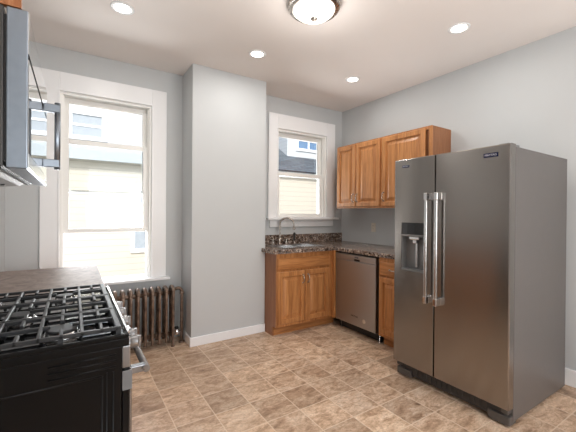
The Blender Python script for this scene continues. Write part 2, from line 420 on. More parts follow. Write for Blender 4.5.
window(1, *WIN[0], -0.245, 0.810, 2.560, 0.655, (-0.29, 0.845), (1.50, 2.372, 0.045, 0.05, 0.02), (1.12, 1.985, 0.045, 0.045, 0.04), 1.50, None)
window(2, *WIN[1], 2.026, 3.097, 2.570, 1.262, (2.00, 3.138), (1.80, 2.365, 0.04, 0.05, 0.04), (1.262, 1.85, 0.04, 0.045, 0.05), None, (2.05, 3.075, 1.143))
def make_added_window():
    root = empty('window_3', (1.5, YR, 0.5), kind='structure'); bm = BM()  # unseen window, added behind the camera to go with the fill lamp
    a, b, c, d = RWIN
    for x in (a, (a+b)/2-0.03, b-0.06): box(bm, x, x+0.06, YR-0.12, YR-0.06, c, d)
    box(bm, a, b, YR-0.12, YR-0.06, c, c+0.06); box(bm, a, b, YR-0.12, YR-0.06, d-0.06, d)
    obj('frame', bm, MAT['trim'], root)
make_added_window()
struct('ground_outside', box(BM(), -14, 22, YB+WT, 24, -0.7, -0.6), MAT['concrete'])

# ------------------------------------------------------------------ refrigerator
def plate_hole(bm, xf, xb, y0, y1, z0, z1, hy0, hy1, hz0, hz1):
    def loop(x, a, b, c, d): return [bm.verts.new((x, y, z)) for y, z in ((a, c), (b, c), (b, d), (a, d))]
    r = 0.007
    o0 = loop(xb, y0, y1, z0, z1); o1 = loop(xf+r, y0, y1, z0, z1); o2 = loop(xf+r*0.3, y0+r*0.3, y1-r*0.3, z0+r*.3, z1-r*.3); o3 = loop(xf, y0+r, y1-r, z0+r, z1-r)
    i0 = loop(xf, hy0, hy1, hz0, hz1); i1 = loop(xb, hy0, hy1, hz0, hz1)
    L = [o0, o1, o2, o3, i0, i1, o0]
    for a, b in zip(L, L[1:]):
        for k in range(4): bm.faces.new((a[k], a[(k+1) % 4], b[(k+1) % 4], b[k]))
    return bm
def round_door(bm, xf, xb, y0, y1, z0, z1):
    r = 0.007
    nested_panel(bm, (xb, y0, z0), (0, 1, 0), (0, 0, 1), (-1, 0, 0), y1-y0, z1-z0, [(0, 0), (0, xb-xf-r), (r*0.3, xb-xf-r*0.3), (r, xb-xf)])
    return bm
def fridge():
    y0, y1, zt = 0.957, 1.820, 1.757; ys = 1.4576; xf, xd, xb = 2.221, 2.283, 3.132
    R = empty('refrigerator', ((xf+xb)/2, (y0+y1)/2, 0), 'tall stainless steel side by side refrigerator with ice and water dispenser against the right wall', 'refrigerator')
    bm = BM(); box(bm, xd+0.018, xb, y0+0.006, y1-0.006, 0.03, zt-0.012, 0.004); obj('cabinet', bm, MAT['fridge_side'], R, 'grey painted cabinet shell')
    bm = BM(); box(bm, xd, xd+0.018, y0+0.02, y1-0.02, 0.13, zt-0.03); obj('door_gasket', bm, MAT['black'], R)
    # freezer door with dispenser opening
    hy0, hy1, hz0, hz1 = 1.530, 1.748, 0.872, 1.252
    bm = BM(); plate_hole(bm, xf, xd, ys+0.004, y1, 0.125, zt, hy0, hy1, hz0, hz1); fd = obj('freezer_door', bm, MAT['steel'], R)
    bm = BM(); round_door(bm, xf, xd, y0, ys-0.004, 0.125, zt); rd = obj('refrigerator_door', bm, MAT['steel'], R)
    # dispenser
    bm = BM(); box(bm, xf+0.003, xf+0.03, hy0, hy1, 1.158, hz1, 0.002); obj('display_panel', bm, MAT['black_gloss'], fd, 'black glossy control display')
    bm = BM()
    zc = 1.148
    for q in ((xd-0.004, xd, hy0, hy1, hz0, hz1), (xf+0.002, xd, hy0, hy0+0.004, hz0, zc), (xf+0.002, xd, hy1-0.004, hy1, hz0, zc), (xf+0.002, xd, hy0, hy1, zc-0.004, zc+0.012)): box(bm, *q)
    obj('dispenser_recess', bm, MAT['mid_grey'], fd, 'grey dispenser recess')
    bm = BM(); box(bm, xf+0.001, xd-0.004, hy0, hy1, hz0, hz0+0.016, 0.002); obj('drip_tray', bm, MAT['mid_grey'], fd)
    ym = (hy0+hy1)/2
    bm = BM(); box(bm, xf+0.008, xd-0.006, ym-0.045, ym+0.045, 1.118, 1.146, 0.006); box(bm, xf+0.016, xd-0.01, ym-0.018, ym+0.018, 1.09, 1.12, 0.004); obj('spout', bm, MAT['steel_light'], fd, 'bright dispenser spout')
    bm = BM(); box(bm, xd-0.02, xd-0.012, ym-0.010, ym+0.010, 0.90, 1.10, 0.003); obj('paddle', bm, MAT['steel_light'], fd)
    bm = BM(); box(bm, xd-0.014, xd-0.006, hy0+0.02, hy0+0.075, 0.93, 1.06, 0.004); obj('water_paddle', bm, MAT['mid_grey'], fd)
    # handles
    for d, y in ((fd, 1.500), (rd, 1.418)):
        bm = BM(); box(bm, xf-0.054, xf-0.034, y-0.0115, y+0.0115, 0.665, 1.475, 0.006, 3)
        h = obj('handle', bm, MAT['steel_light'], d)
        for z in (0.690, 1.450):
            bm = BM(); box(bm, xf-0.056, xf+0.001, y-0.014, y+0.014, z-0.028, z+0.028, 0.005); obj('handle_mount', bm, MAT['chrome'], h)
    # badges
    bm = BM(); box(bm, xf-0.003, xf+0.002, 1.028, 1.116, 1.684, 1.712, 0.001); b = obj('badge', bm, MAT['badge'], rd, 'dark blue maker badge')
    text('lettering', 'MAYTAG', 0.018, (xf-0.0035, 1.072, 1.698), (0, -1, 0), (0, 0, 1), MAT['badge_text'], rd, sx=1.0)
    bm = BM(); box(bm, xf-0.003, xf+0.002, 1.682, 1.745, 1.688, 1.708, 0.001); obj('badge', bm, MAT['badge'], fd, 'small dark badge')
    text('lettering', 'MAYTAG', 0.013, (xf-0.0035, 1.7135, 1.698), (0, -1, 0), (0, 0, 1), MAT['badge_text'], fd)
    # hinges, base grille, feet
    for y in (y0+0.05, y1-0.05):
        bm = BM(); box(bm, xf+0.02, xd+0.10, y-0.03, y+0.03, zt-0.012, zt+0.006, 0.003); obj('hinge_cover', bm, MAT['mid_grey'], R)
    bm = BM(); box(bm, xd-0.005, xd+0.03, y0+0.03, y1-0.03, 0.03, 0.118, 0.004)
    for k in range(14): box(bm, xd-0.010, xd-0.003, y0+0.15+k*0.04, y0+0.17+k*0.04, 0.05, 0.105)
    obj('base_grille', bm, MAT['dark_grey'], R, 'dark grey base grille')
    for y, s in ((y0+0.075, 1), (y1-0.075, -1)):
        bm = BM(); box(bm, xf+0.040, xd+0.065, y-0.066, y+0.066, 0.010, 0.068, 0.006)
        box(bm, xf+0.03, xd+0.03, y-0.04*s-0.02, y-0.04*s+0.02, 0.085, 0.12, 0.004); obj('foot_cover', bm, MAT['foot_grey'], R)
    for x, y in ((xd+0.06, y0+0.06), (xd+0.06, y1-0.06), (xb-0.06, y0+0.06), (xb-0.06, y1-0.06)):
        bm = BM(); lathe(bm, [(0.02, 0), (0.02, 0.03)], (x, y, 0), seg=14); obj('foot', bm, MAT['rubber'], R)
fridge()

# ------------------------------------------------------------------ cabinets
def pull(org, N, up, length, parent, r=0.0048, proj=0.028):
    """arched pull centred on org on a surface of outward normal N, running along up"""
    org, N, up = Vector(org), Vector(N), Vector(up); bm = BM(); pts = []
    for i in range(13):
        a = PI*i/12; pts.append(org - up*(length/2)*math.cos(a) + N*proj*(math.sin(a)**0.6))
    tube(bm, pts, [r*1.25]+[r]*11+[r*1.25], 8)
    for s in (-1, 1): 
        tube(bm, [org+up*s*length/2 - N*0.001, org+up*s*length/2+N*0.005], 0.0085, 10)
    return obj('handle', bm, MAT['nickel'], parent)

def sink_cabinet():
    x0, x1, yf, yk, zt = 1.80, 2.576, 2.997, 3.078, 0.8885
    R = empty('sink_cabinet', (2.19, 3.3, 0), 'honey oak base cabinet with two doors under the sink window', 'cabinet')
    yb = YB-0.004
    bm = BM()
    # left side panel with toe notch, set against the chimney breast corner
    prof = [(yf+0.019, 0.105), (yk, 0.105), (yk, 0.0), (yb, 0.0), (yb, zt), (yf+0.019, zt)]
    t = BM(); a = [t.verts.new((x0+0.001, y, z)) for y, z in prof]; b = [t.verts.new((x0+0.018, y, z)) for y, z in prof]
    t.faces.new(a); t.faces.new(b[::-1])
    for i in range(6): t.faces.new((a[i], b[i], b[(i+1) % 6], a[(i+1) % 6]))
    merge(bm, t); obj('side_panel', bm, MAT['oak_side'], R)
    bm = BM(); box(bm, x0+0.018, XR-0.004, yf+0.02, yb, 0.105, 0.125); box(bm, x0+0.018, XR-0.004, yb-0.01, yb, 0.125, zt); obj('carcass', bm, MAT['oak_side'], R)
    bm = BM()
    box(bm, x0+0.001, x0+0.03, yf, yf+0.019, 0.105, zt); box(bm, 2.505, x1, yf, yf+0.019, 0.105, zt)
    box(bm, x0+0.03, 2.505, yf, yf+0.019, 0.83, zt); box(bm, x0+0.03, 2.505, yf, yf+0.019, 0.105, 0.155); box(bm, x0+0.03, 2.505, yf, yf+0.019, 0.69, 0.73)
    box(bm, 2.145, 2.185, yf, yf+0.019, 0.155, 0.69)
    box(bm, x1-0.019, x1, 2.942, yf, 0.105, zt)
    obj('face_frame', bm, MAT['oak'], R)
    bm = BM(); box(bm, x0+0.018, 2.66, yk, yk+0.015, 0, 0.105); obj('toe_kick', bm, MAT['oak_h'], R)
    bm = BM(); nested_panel(bm, (x0+0.008, yf, 0.715), (1, 0, 0), (0, 0, 1), (0, -1, 0), 0.70, 0.122, SLAB); obj('false_drawer_front', bm, MAT['oak_h'], R)
    for a, b, hx in ((x0+0.008, 2.158, 2.128), (2.168, 2.508, 2.198)):
        bm = BM(); nested_panel(bm, (a, yf, 0.135), (1, 0, 0), (0, 0, 1), (0, -1, 0), b-a, 0.557, DOOR); d = obj('door', bm, MAT['oak'], R)
        pull((hx, yf-0.020, 0.600), (0, -1, 0), (0, 0, 1), 0.09, d)
sink_cabinet()

def side_cabinet():
    y0, y1, xf, xk, zt = 1.845, 2.292, 2.576, 2.66, 0.8885
    R = empty('drawer_cabinet', (2.9, 2.07, 0), 'narrow honey oak base cabinet with drawer between dishwasher and refrigerator', 'cabinet')
    bm = BM(); box(bm, xf+0.019, XR-0.004, y0, y1, 0.105, zt); box(bm, xk+0.015, XR-0.004, y0, y1, 0, 0.105); obj('carcass', bm, MAT['oak_side'], R)
    bm = BM()
    box(bm, xf, xf+0.019, y0, y0+0.03, 0.105, zt); box(bm, xf, xf+0.019, y1-0.03, y1, 0.105, zt)
    for a, b in ((0.105, 0.15), (0.69, 0.73), (0.835, zt)): box(bm, xf, xf+0.019, y0+0.03, y1-0.03, a, b)
    obj('face_frame', bm, MAT['oak'], R)
    bm = BM(); box(bm, xk, xk+0.015, y0, y1, 0, 0.105); obj('toe_kick', bm, MAT['oak_y'], R)
    bm = BM(); nested_panel(bm, (xf, y1-0.012, 0.715), (0, -1, 0), (0, 0, 1), (-1, 0, 0), y1-y0-0.024, 0.13, SLAB); d = obj('drawer', bm, MAT['oak_y'], R)
    pull((xf-0.020, 2.10, 0.779), (-1, 0, 0), (0, 1, 0), 0.09, d)
    bm = BM(); nested_panel(bm, (xf, y1-0.012, 0.135), (0, -1, 0), (0, 0, 1), (-1, 0, 0), y1-y0-0.024, 0.562, DOOR); d = obj('door', bm, MAT['oak'], R)
    pull((xf-0.020, y0+0.045, 0.6), (-1, 0, 0), (0, 0, 1), 0.09, d)
side_cabinet()

def upper_cabinet(name, y0, y1, doors, label):
    xf, z0, z1 = 2.918, 1.385, 2.1855
    R = empty(name, ((xf+XR)/2, (y0+y1)/2, z0), label, 'cabinet')
    bm = BM(); box(bm, xf+0.019, XR-0.001, y0, y1, z0+0.012, z1); obj('carcass', bm, MAT['oak_side'], R)
    bm = BM(); s = 0.032
    box(bm, xf, xf+0.019, y0, y0+s, z0, z1); box(bm, xf, xf+0.019, y1-s, y1, z0, z1); box(bm, xf, xf+0.019, y0+s, y1-s, z0, z0+0.035); box(bm, xf, xf+0.019, y0+s, y1-s, z1-0.035, z1)
    if len(doors) > 1:
        c = doors[0][0]; box(bm, xf, xf+0.019, c-0.03, c+0.02, z0+0.035, z1-0.035)
    obj('face_frame', bm, MAT['oak'], R)
    for a, b, hy in doors:
        bm = BM(); nested_panel(bm, (xf, b, z0+0.018), (0, -1, 0), (0, 0, 1), (-1, 0, 0), b-a, z1-z0-0.034, DOOR); d = obj('door', bm, MAT['oak'], R)
        pull((xf-0.020, hy, 1.512), (-1, 0, 0), (0, 0, 1), 0.095, d)
upper_cabinet('wall_cabinet', 2.572, 3.327, [(2.978, 3.312, 3.008), (2.588, 2.966, 2.936)], 'two-door honey oak wall cabinet nearest the corner by the sink window')
upper_cabinet('wall_cabinet', 1.954, 2.571, [(2.020, 2.556, 2.526)], 'single-door honey oak wall cabinet partly hidden behind the refrigerator')

# ------------------------------------------------------------------ worktop, backsplash, sink, faucet
CZ = TOPZ = 0.931
SINK = (1.925, 2.525, 3.055, 3.455)
def worktop():
    a, b, c, d = SINK; e = 0.012
    a, b, c, d = a+e, b-e, c+e, d-e
    yb = YB-0.002; yf = 2.962; xf = 2.558; xr = XR-0.002; lx = 1.752; y_end = 1.835
    z0, z1 = 0.889, CZ
    R = empty('worktop', (2.5, 3.2, z0), 'speckled brown stone-look worktop turning the corner around the sink', 'worktop')
    bm = BM()
    P = [[(lx, CY-0.002), (lx, yf+0.05), (lx+0.006, yf+0.028), (lx+0.018, yf+0.011), (lx+0.04, yf), (a, yf), (a, c), (a, d), (a, yb), (CX1+0.002, yb), (CX1+0.002, CY-0.002)],
         [(a, yf), (b, yf), (b, c), (a, c)], [(a, d), (b, d), (b, yb), (a, yb)], [(b, yf), (xf, yf), (xf, y_end), (xr, y_end), (xr, yb), (b, yb), (b, d), (b, c)]]
    # one clean slab: top and bottom from the four polygons, walls round outline and sink cut-out
    bm2 = BM()
    for q in P:
        bm2.faces.new([bm2.verts.new((x, y, z0)) for x, y in q])
    bmesh.ops.remove_doubles(bm2, verts=bm2.verts, dist=1e-5)
    r = bmesh.ops.extrude_face_region(bm2, geom=list(bm2.faces))
    for v in r['geom']:
        if isinstance(v, bmesh.types.BMVert): v.co.z = z1
    bmesh.ops.recalc_face_normals(bm2, faces=bm2.faces)
    ed = [e_ for e_ in bm2.edges if all(v.co.z > z1-1e-5 for v in e_.verts) and len(e_.link_faces) == 2 and abs(e_.link_faces[0].normal.z - e_.link_faces[1].normal.z) > 0.5
          and all(v.co.y < yf+0.06 or v.co.x < xf+0.001 and v.co.y < CY and v.co.x > b+0.01 for v in e_.verts)]
    bmesh.ops.bevel(bm2, geom=ed, offset=0.012, segments=3, profile=0.5, affect='EDGES')
    merge(bm, bm2); obj('slab', bm, MAT['granite'], R)
    bm = BM(); box(bm, CX1+0.002, xr, yb-0.02, yb, z1, 1.046, 0.003); obj('backsplash', bm, MAT['granite'], R)
worktop()
def sink():
    a, b, c, d = SINK; m = (a+b)/2; CZ = TOPZ+0.0006
    R = empty('kitchen_sink', (m, (c+d)/2, CZ), 'stainless steel double-bowl sink set into the speckled worktop', 'sink')
    zt = CZ+0.006; zf = CZ-0.17
    bm = BM(); rim = 0.022
    box(bm, a, b, c, c+rim, CZ, zt, 0.002); box(bm, a, b, d-rim, d, CZ, zt, 0.002)
    box(bm, a, a+rim, c+rim, d-rim, CZ, zt, 0.002); box(bm, b-rim, b, c+rim, d-rim, CZ, zt, 0.002); box(bm, m-0.014, m+0.014, c+rim, d-rim, CZ, zt-0.002, 0.002)
    obj('rim', bm, MAT['steel_light'], R)
    for x0, x1 in ((a+rim, m-0.014), (m+0.014, b-rim)):
        bm = BM(); y0, y1 = c+rim, d-rim
        top = [bm.verts.new(p) for p in ((x0, y0, CZ), (x1, y0, CZ), (x1, y1, CZ), (x0, y1, CZ))]
        i = 0.02; bot = [bm.verts.new(p) for p in ((x0+i, y0+i, zf), (x1-i, y0+i, zf), (x1-i, y1-i, zf), (x0+i, y1-i, zf))]
        for k in range(4): bm.faces.new((top[k], bot[k], bot[(k+1) % 4], top[(k+1) % 4]))
        bm.faces.new(bot)
        bmesh.ops.recalc_face_normals(bm, faces=bm.faces); bmesh.ops.reverse_faces(bm, faces=bm.faces)
        bw = obj('bowl', bm, MAT['steel_light'], R, normals=False)
        bm = BM(); lathe(bm, [(0.042, 0), (0.042, 0.004), (0.03, 0.005), (0.028, 0.002)], ((x0+x1)/2, (y0+y1)/2, zf), seg=20); obj('drain', bm, MAT['chrome'], bw)
sink()
def faucet():
    CZ = TOPZ+0.0006
    x, y = 2.155, 3.515
    R = empty('faucet', (x, y, CZ), 'brushed nickel gooseneck faucet with two lever handles behind the sink', 'faucet')
    bm = BM(); lathe(bm, [(0.026, 0), (0.026, 0.008), (0.017, 0.018), (0.015, 0.06), (0.013, 0.07)], (x, y, CZ), seg=20); obj('base', bm, MAT['nickel'], R)
    d = Vector((0.78, -0.62, 0)).normalized(); bm = BM(); rr = 0.088
    pts = [Vector((x, y, CZ+0.06+0.03*i)) for i in range(7)]
    z = pts[-1].z
    for i in range(1, 17):
        a = PI - (PI*1.03)*i/16; pts.append(Vector((x, y, z)) + d*(rr+rr*math.cos(a)) + Vector((0, 0, rr*math.sin(a))))
    pts.append(pts[-1]+Vector((0, 0, -0.035)))
    tube(bm, pts, 0.0105, 12); obj('spout', bm, MAT['nickel'], R)
    bm = BM(); lathe(bm, [(0.0135, 0), (0.0155, 0.004), (0.0155, 0.03), (0.012, 0.034)], tuple(pts[-1]-Vector((0, 0, 0.012))), seg=16); obj('aerator', bm, MAT['nickel'], R)
    for s in (-1, 1):
        hx = x+s*0.095; bm = BM()
        lathe(bm, [(0.022, 0), (0.022, 0.006), (0.014, 0.014), (0.013, 0.05), (0.016, 0.056), (0.008, 0.066)], (hx, y, CZ), seg=18)
        tube(bm, [(hx, y, CZ+0.056), (hx+s*0.03, y-0.02, CZ+0.066), (hx+s*0.055, y-0.035, CZ+0.07)], [0.007, 0.006, 0.005], 8)
        obj('lever_handle', bm, MAT['nickel'], R)
faucet()
def sprayer():
    CZ = TOPZ+0.0006
    x, y = 2.375, 3.515
    R = empty('side_sprayer', (x, y, CZ), 'slim side sprayer standing on the worktop right of the faucet', 'sprayer')
    bm = BM(); lathe(bm, [(0.021, 0), (0.021, 0.007), (0.012, 0.02), (0.012, 0.035)], (x, y, CZ), seg=18); obj('holder', bm, MAT['nickel'], R)
    bm = BM(); lathe(bm, [(0.009, 0), (0.012, 0.03), (0.013, 0.07), (0.017, 0.085), (0.015, 0.105), (0.006, 0.11)], (x, y, CZ+0.033), seg=16); obj('spray_head', bm, MAT['dark_grey'], R)
sprayer()

# ------------------------------------------------------------------ dishwasher
def dishwasher():
    y0, y1, xf = 2.332, 2.938, 2.570
    R = empty('dishwasher', (2.85, (y0+y1)/2, 0), 'stainless steel dishwasher with pocket handle under the speckled worktop', 'dishwasher')
    bm = BM(); box(bm, xf+0.055, 3.18, y0-0.018, y1+0.004, 0.105, 0.882); obj('tub', bm, MAT['black'], R)
    bm = BM(); z0, z1 = 0.105, 0.800
    nested_panel(bm, (xf+0.05, y1, z0), (0, -1, 0), (0, 0, 1), (-1, 0, 0), y1-y0, z1-z0, [(0, 0), (0, 0.044), (0.002, 0.048), (0.007, 0.050)])
    D = obj('door', bm, MAT['dw_steel'], R)
    # control strip with pocket handle
    bm = BM(); ym = 2.605
    box(bm, xf+0.001, xf+0.05, y0, ym-0.045, 0.803, 0.868, 0.003); box(bm, xf+0.001, xf+0.05, ym+0.045, y1, 0.803, 0.868, 0.003)
    box(bm, xf+0.001, xf+0.05, ym-0.045, ym+0.045, 0.826, 0.868, 0.002); box(bm, xf+0.03, xf+0.05, ym-0.045, ym+0.045, 0.803, 0.826)
    P = obj('control_strip', bm, MAT['dw_steel'], R)
    bm = BM(); box(bm, xf+0.010, xf+0.029, ym-0.043, ym+0.043, 0.8035, 0.8255); obj('pocket_handle', bm, MAT['black'], P, 'black recessed pocket handle')
    bm = BM(); box(bm, xf-0.001, xf+0.003, ym-0.026, ym+0.026, 0.838, 0.852, 0.001); obj('badge', bm, MAT['badge'], P, 'small dark maker badge')
    text('lettering', 'MAYTAG', 0.0105, (xf-0.0015, ym, 0.845), (0, -1, 0), (0, 0, 1), MAT['badge_text'], P)
    text('lettering', 'MAYTAG', 0.026, (xf-0.0008, 2.630, 0.205), (0, -1, 0), (0, 0, 1), MAT['dark_grey'], D)
    bm = BM(); lathe(bm, [(0.022, -0.002), (0.022, 0.001)], (xf, 2.487, 0.185), 'x', 20); obj('sticker', bm, MAT['sticker'], D, 'round pale energy sticker')
    bm = BM(); box(bm, xf+0.075, xf+0.09, y0-0.018, y1, 0.012, 0.104); obj('toe_panel', bm, MAT['black'], R)
    for y in (y0+0.0, y1-0.03):
        bm = BM(); lathe(bm, [(0.014, 0), (0.014, 0.01), (0.006, 0.012), (0.006, 0.1)], (xf+0.068, y, 0), seg=12); obj('levelling_leg', bm, MAT['chrome'], R)
dishwasher()

# ------------------------------------------------------------------ outlet
def outlet():
    y, z = 2.985, 1.144
    R = empty('wall_outlet', (XR, y, z), 'ivory double power outlet on the grey wall under the wall cabinets', 'outlet')
    bm = BM(); box(bm, XR-0.006, XR, y-0.036, y+0.036, z-0.058, z+0.058, 0.002); obj('cover_plate', bm, MAT['ivory'], R)
    for dz in (-0.021, 0.021):
        bm = BM(); lathe(bm, [(0.0165, 0), (0.0165, -0.003), (0.015, -0.004)], (XR-0.0055, y, z+dz), 'x', 18, 1.0, 0.85)
        s = obj('socket', bm, MAT['ivory'], R)
        bm = BM()
        for dy in (-0.006, 0.006): box(bm, XR-0.0102, XR-0.009, y+dy-0.0012, y+dy+0.0012, z+dz-0.004, z+dz+0.005)
        obj('slot', bm, MAT['black'], s)
outlet()

# ------------------------------------------------------------------ ceiling lights
def downlight(x, y, label):
    R = empty('recessed_light', (x, y, H), label, 'ceiling light', 'recessed ceiling lights')
    bm = BM(); lathe(bm, [(0.056, 0.0), (0.056, -0.002), (0.060, -0.006), (0.078, -0.004), (0.080, 0.0)], (x, y, H), seg=36); obj('trim_ring', bm, MAT['trim'], R)
    bm = BM(); lathe(bm, [(0.054, -0.001), (0.054, -0.0045), (0.05, -0.006)], (x, y, H), seg=36); obj('lens', bm, MAT['lens'], R)
    light('recessed_light_lamp', 'AREA', (x, y, H-0.012), DOWNLIGHT_W, (1, 0.965, 0.92), shape='DISK', size=0.10, spread=PI)
downlight(0.290, 2.650, 'lit recessed ceiling light above the large window, leftmost of four')
downlight(1.412, 2.722, 'lit recessed ceiling light in front of the chimney breast')
downlight(2.540, 2.657, 'lit recessed ceiling light nearest the corner above the wall cabinets')
downlight(2.527, 1.465, 'lit recessed ceiling light above the refrigerator, rightmost of four')
def dome():
    x, y = 1.400, 1.852
    R = empty('dome_light', (x, y, H), 'frosted glass dome ceiling light with brushed nickel rim and finial', 'ceiling light')
    bm = BM(); lathe(bm, [(0.13, 0), (0.178, -0.004), (0.182, -0.03), (0.172, -0.044), (0.147, -0.044)], (x, y, H), seg=48); obj('rim', bm, MAT['nickel'], R)
    bm = BM(); prof = [(0.146, -0.040)]
    for i in range(1, 12): a = (PI/2)*i/12; prof.append((0.146*math.cos(a), -0.040-0.062*math.sin(a)))
    prof.append((0.012, -0.1025)); lathe(bm, prof, (x, y, H), seg=48); obj('glass_bowl', bm, MAT['bowl'], R)
    bm = BM(); lathe(bm, [(0.008, -0.099), (0.023, -0.102), (0.025, -0.107), (0.012, -0.115), (0.010, -0.121), (0.005, -0.126)], (x, y, H), seg=20); obj('finial', bm, MAT['nickel'], R)
    light('dome_light_lamp', 'POINT', (x, y, H-0.30), 4.5, (1, 0.98, 0.95), shadow_soft_size=0.10)
dome()

# ------------------------------------------------------------------ radiator
def radiator():
    y = 3.415; pitch = 0.0635; n = 13; xr = 0.832; zt = 0.592
    R = empty('radiator', (xr-pitch*(n-1)/2, y, 0), 'old bronze-brown cast iron column radiator under the large window', 'radiator')
    for k in range(n):
        x = xr-k*pitch; bm = BM(); end = k in (0, n-1)
        for dy in (-0.062, 0.062):
            zb = 0.0 if end else 0.05
            pts = [(x, y+dy, zb), (x, y+dy, zb+0.02), (x, y+dy, 0.11), (x, y+dy, 0.3), (x, y+dy, 0.47), (x, y+dy, 0.53)]
            tube(bm, pts, [0.018, 0.0125, 0.0140, 0.0140, 0.0140, 0.0165], 12)
        tube(bm, [(x, y, 0.10), (x, y, 0.3), (x, y, 0.53)], 0.016, 10)
        # rounded top loop joining the columns and bottom hub
        top = [(x, y+0.062*math.cos(a), 0.53+0.048*math.sin(a)) for a in [PI*i/14 for i in range(15)]]
        tube(bm, top, [0.0165]+[0.0175]*13+[0.0165], 12)
        box(bm, x-0.012, x+0.012, y-0.06, y+0.06, 0.500, 0.545, 0.006); box(bm, x-0.014, x+0.014, y-0.06, y+0.06, 0.085, 0.135, 0.008)
        obj('section', bm, MAT['radiator'], R)
    for z, dy in ((0.52, 0), (0.11, 0)):
        bm = BM(); tube(bm, [(xr-pitch*(n-1)-0.02, y+dy, z), (xr+0.024, y+dy, z)], 0.022, 14); obj('hub', bm, MAT['radiator'], R)
    # supply pipe rising from the floor on the right, with its valve
    px = 0.932; bm = BM()
    pts = [(px, y, 0.0), (px, y, 0.3), (px, y, 0.51)] + [(px-0.04+0.04*math.cos(a), y, 0.51+0.045*math.sin(a)) for a in [PI/2*i/6 for i in range(1, 7)]] + [(xr+0.02, y, 0.545)]
    tube(bm, pts, 0.0165, 14); lathe(bm, [(0.03, 0), (0.03, 0.012), (0.019, 0.016)], (px, y, 0), seg=18); lathe(bm, [(0.023, 0), (0.023, 0.03)], (px, y, 0.49), seg=8)
    obj('supply_pipe', bm, MAT['radiator'], R)
    bm = BM(); vx = 0.882
    tube(bm, [(vx, y, 0.11), (xr+0.02, y, 0.11)], 0.018, 12); lathe(bm, [(0.022, 0), (0.026, 0.01), (0.026, 0.04), (0.018, 0.05), (0.012, 0.06)], (vx, y, 0.09), seg=16)
    tube(bm, [(vx, y, 0.11), (px-0.01, y, 0.11)], 0.014, 10)
    v = obj('valve', bm, MAT['chrome'], R, 'bright metal valve')
    bm = BM(); lathe(bm, [(0.02, 0), (0.022, 0.008), (0.016, 0.018)], (vx, y, 0.15), seg=12); obj('knob', bm, MAT['black'], v)
radiator()

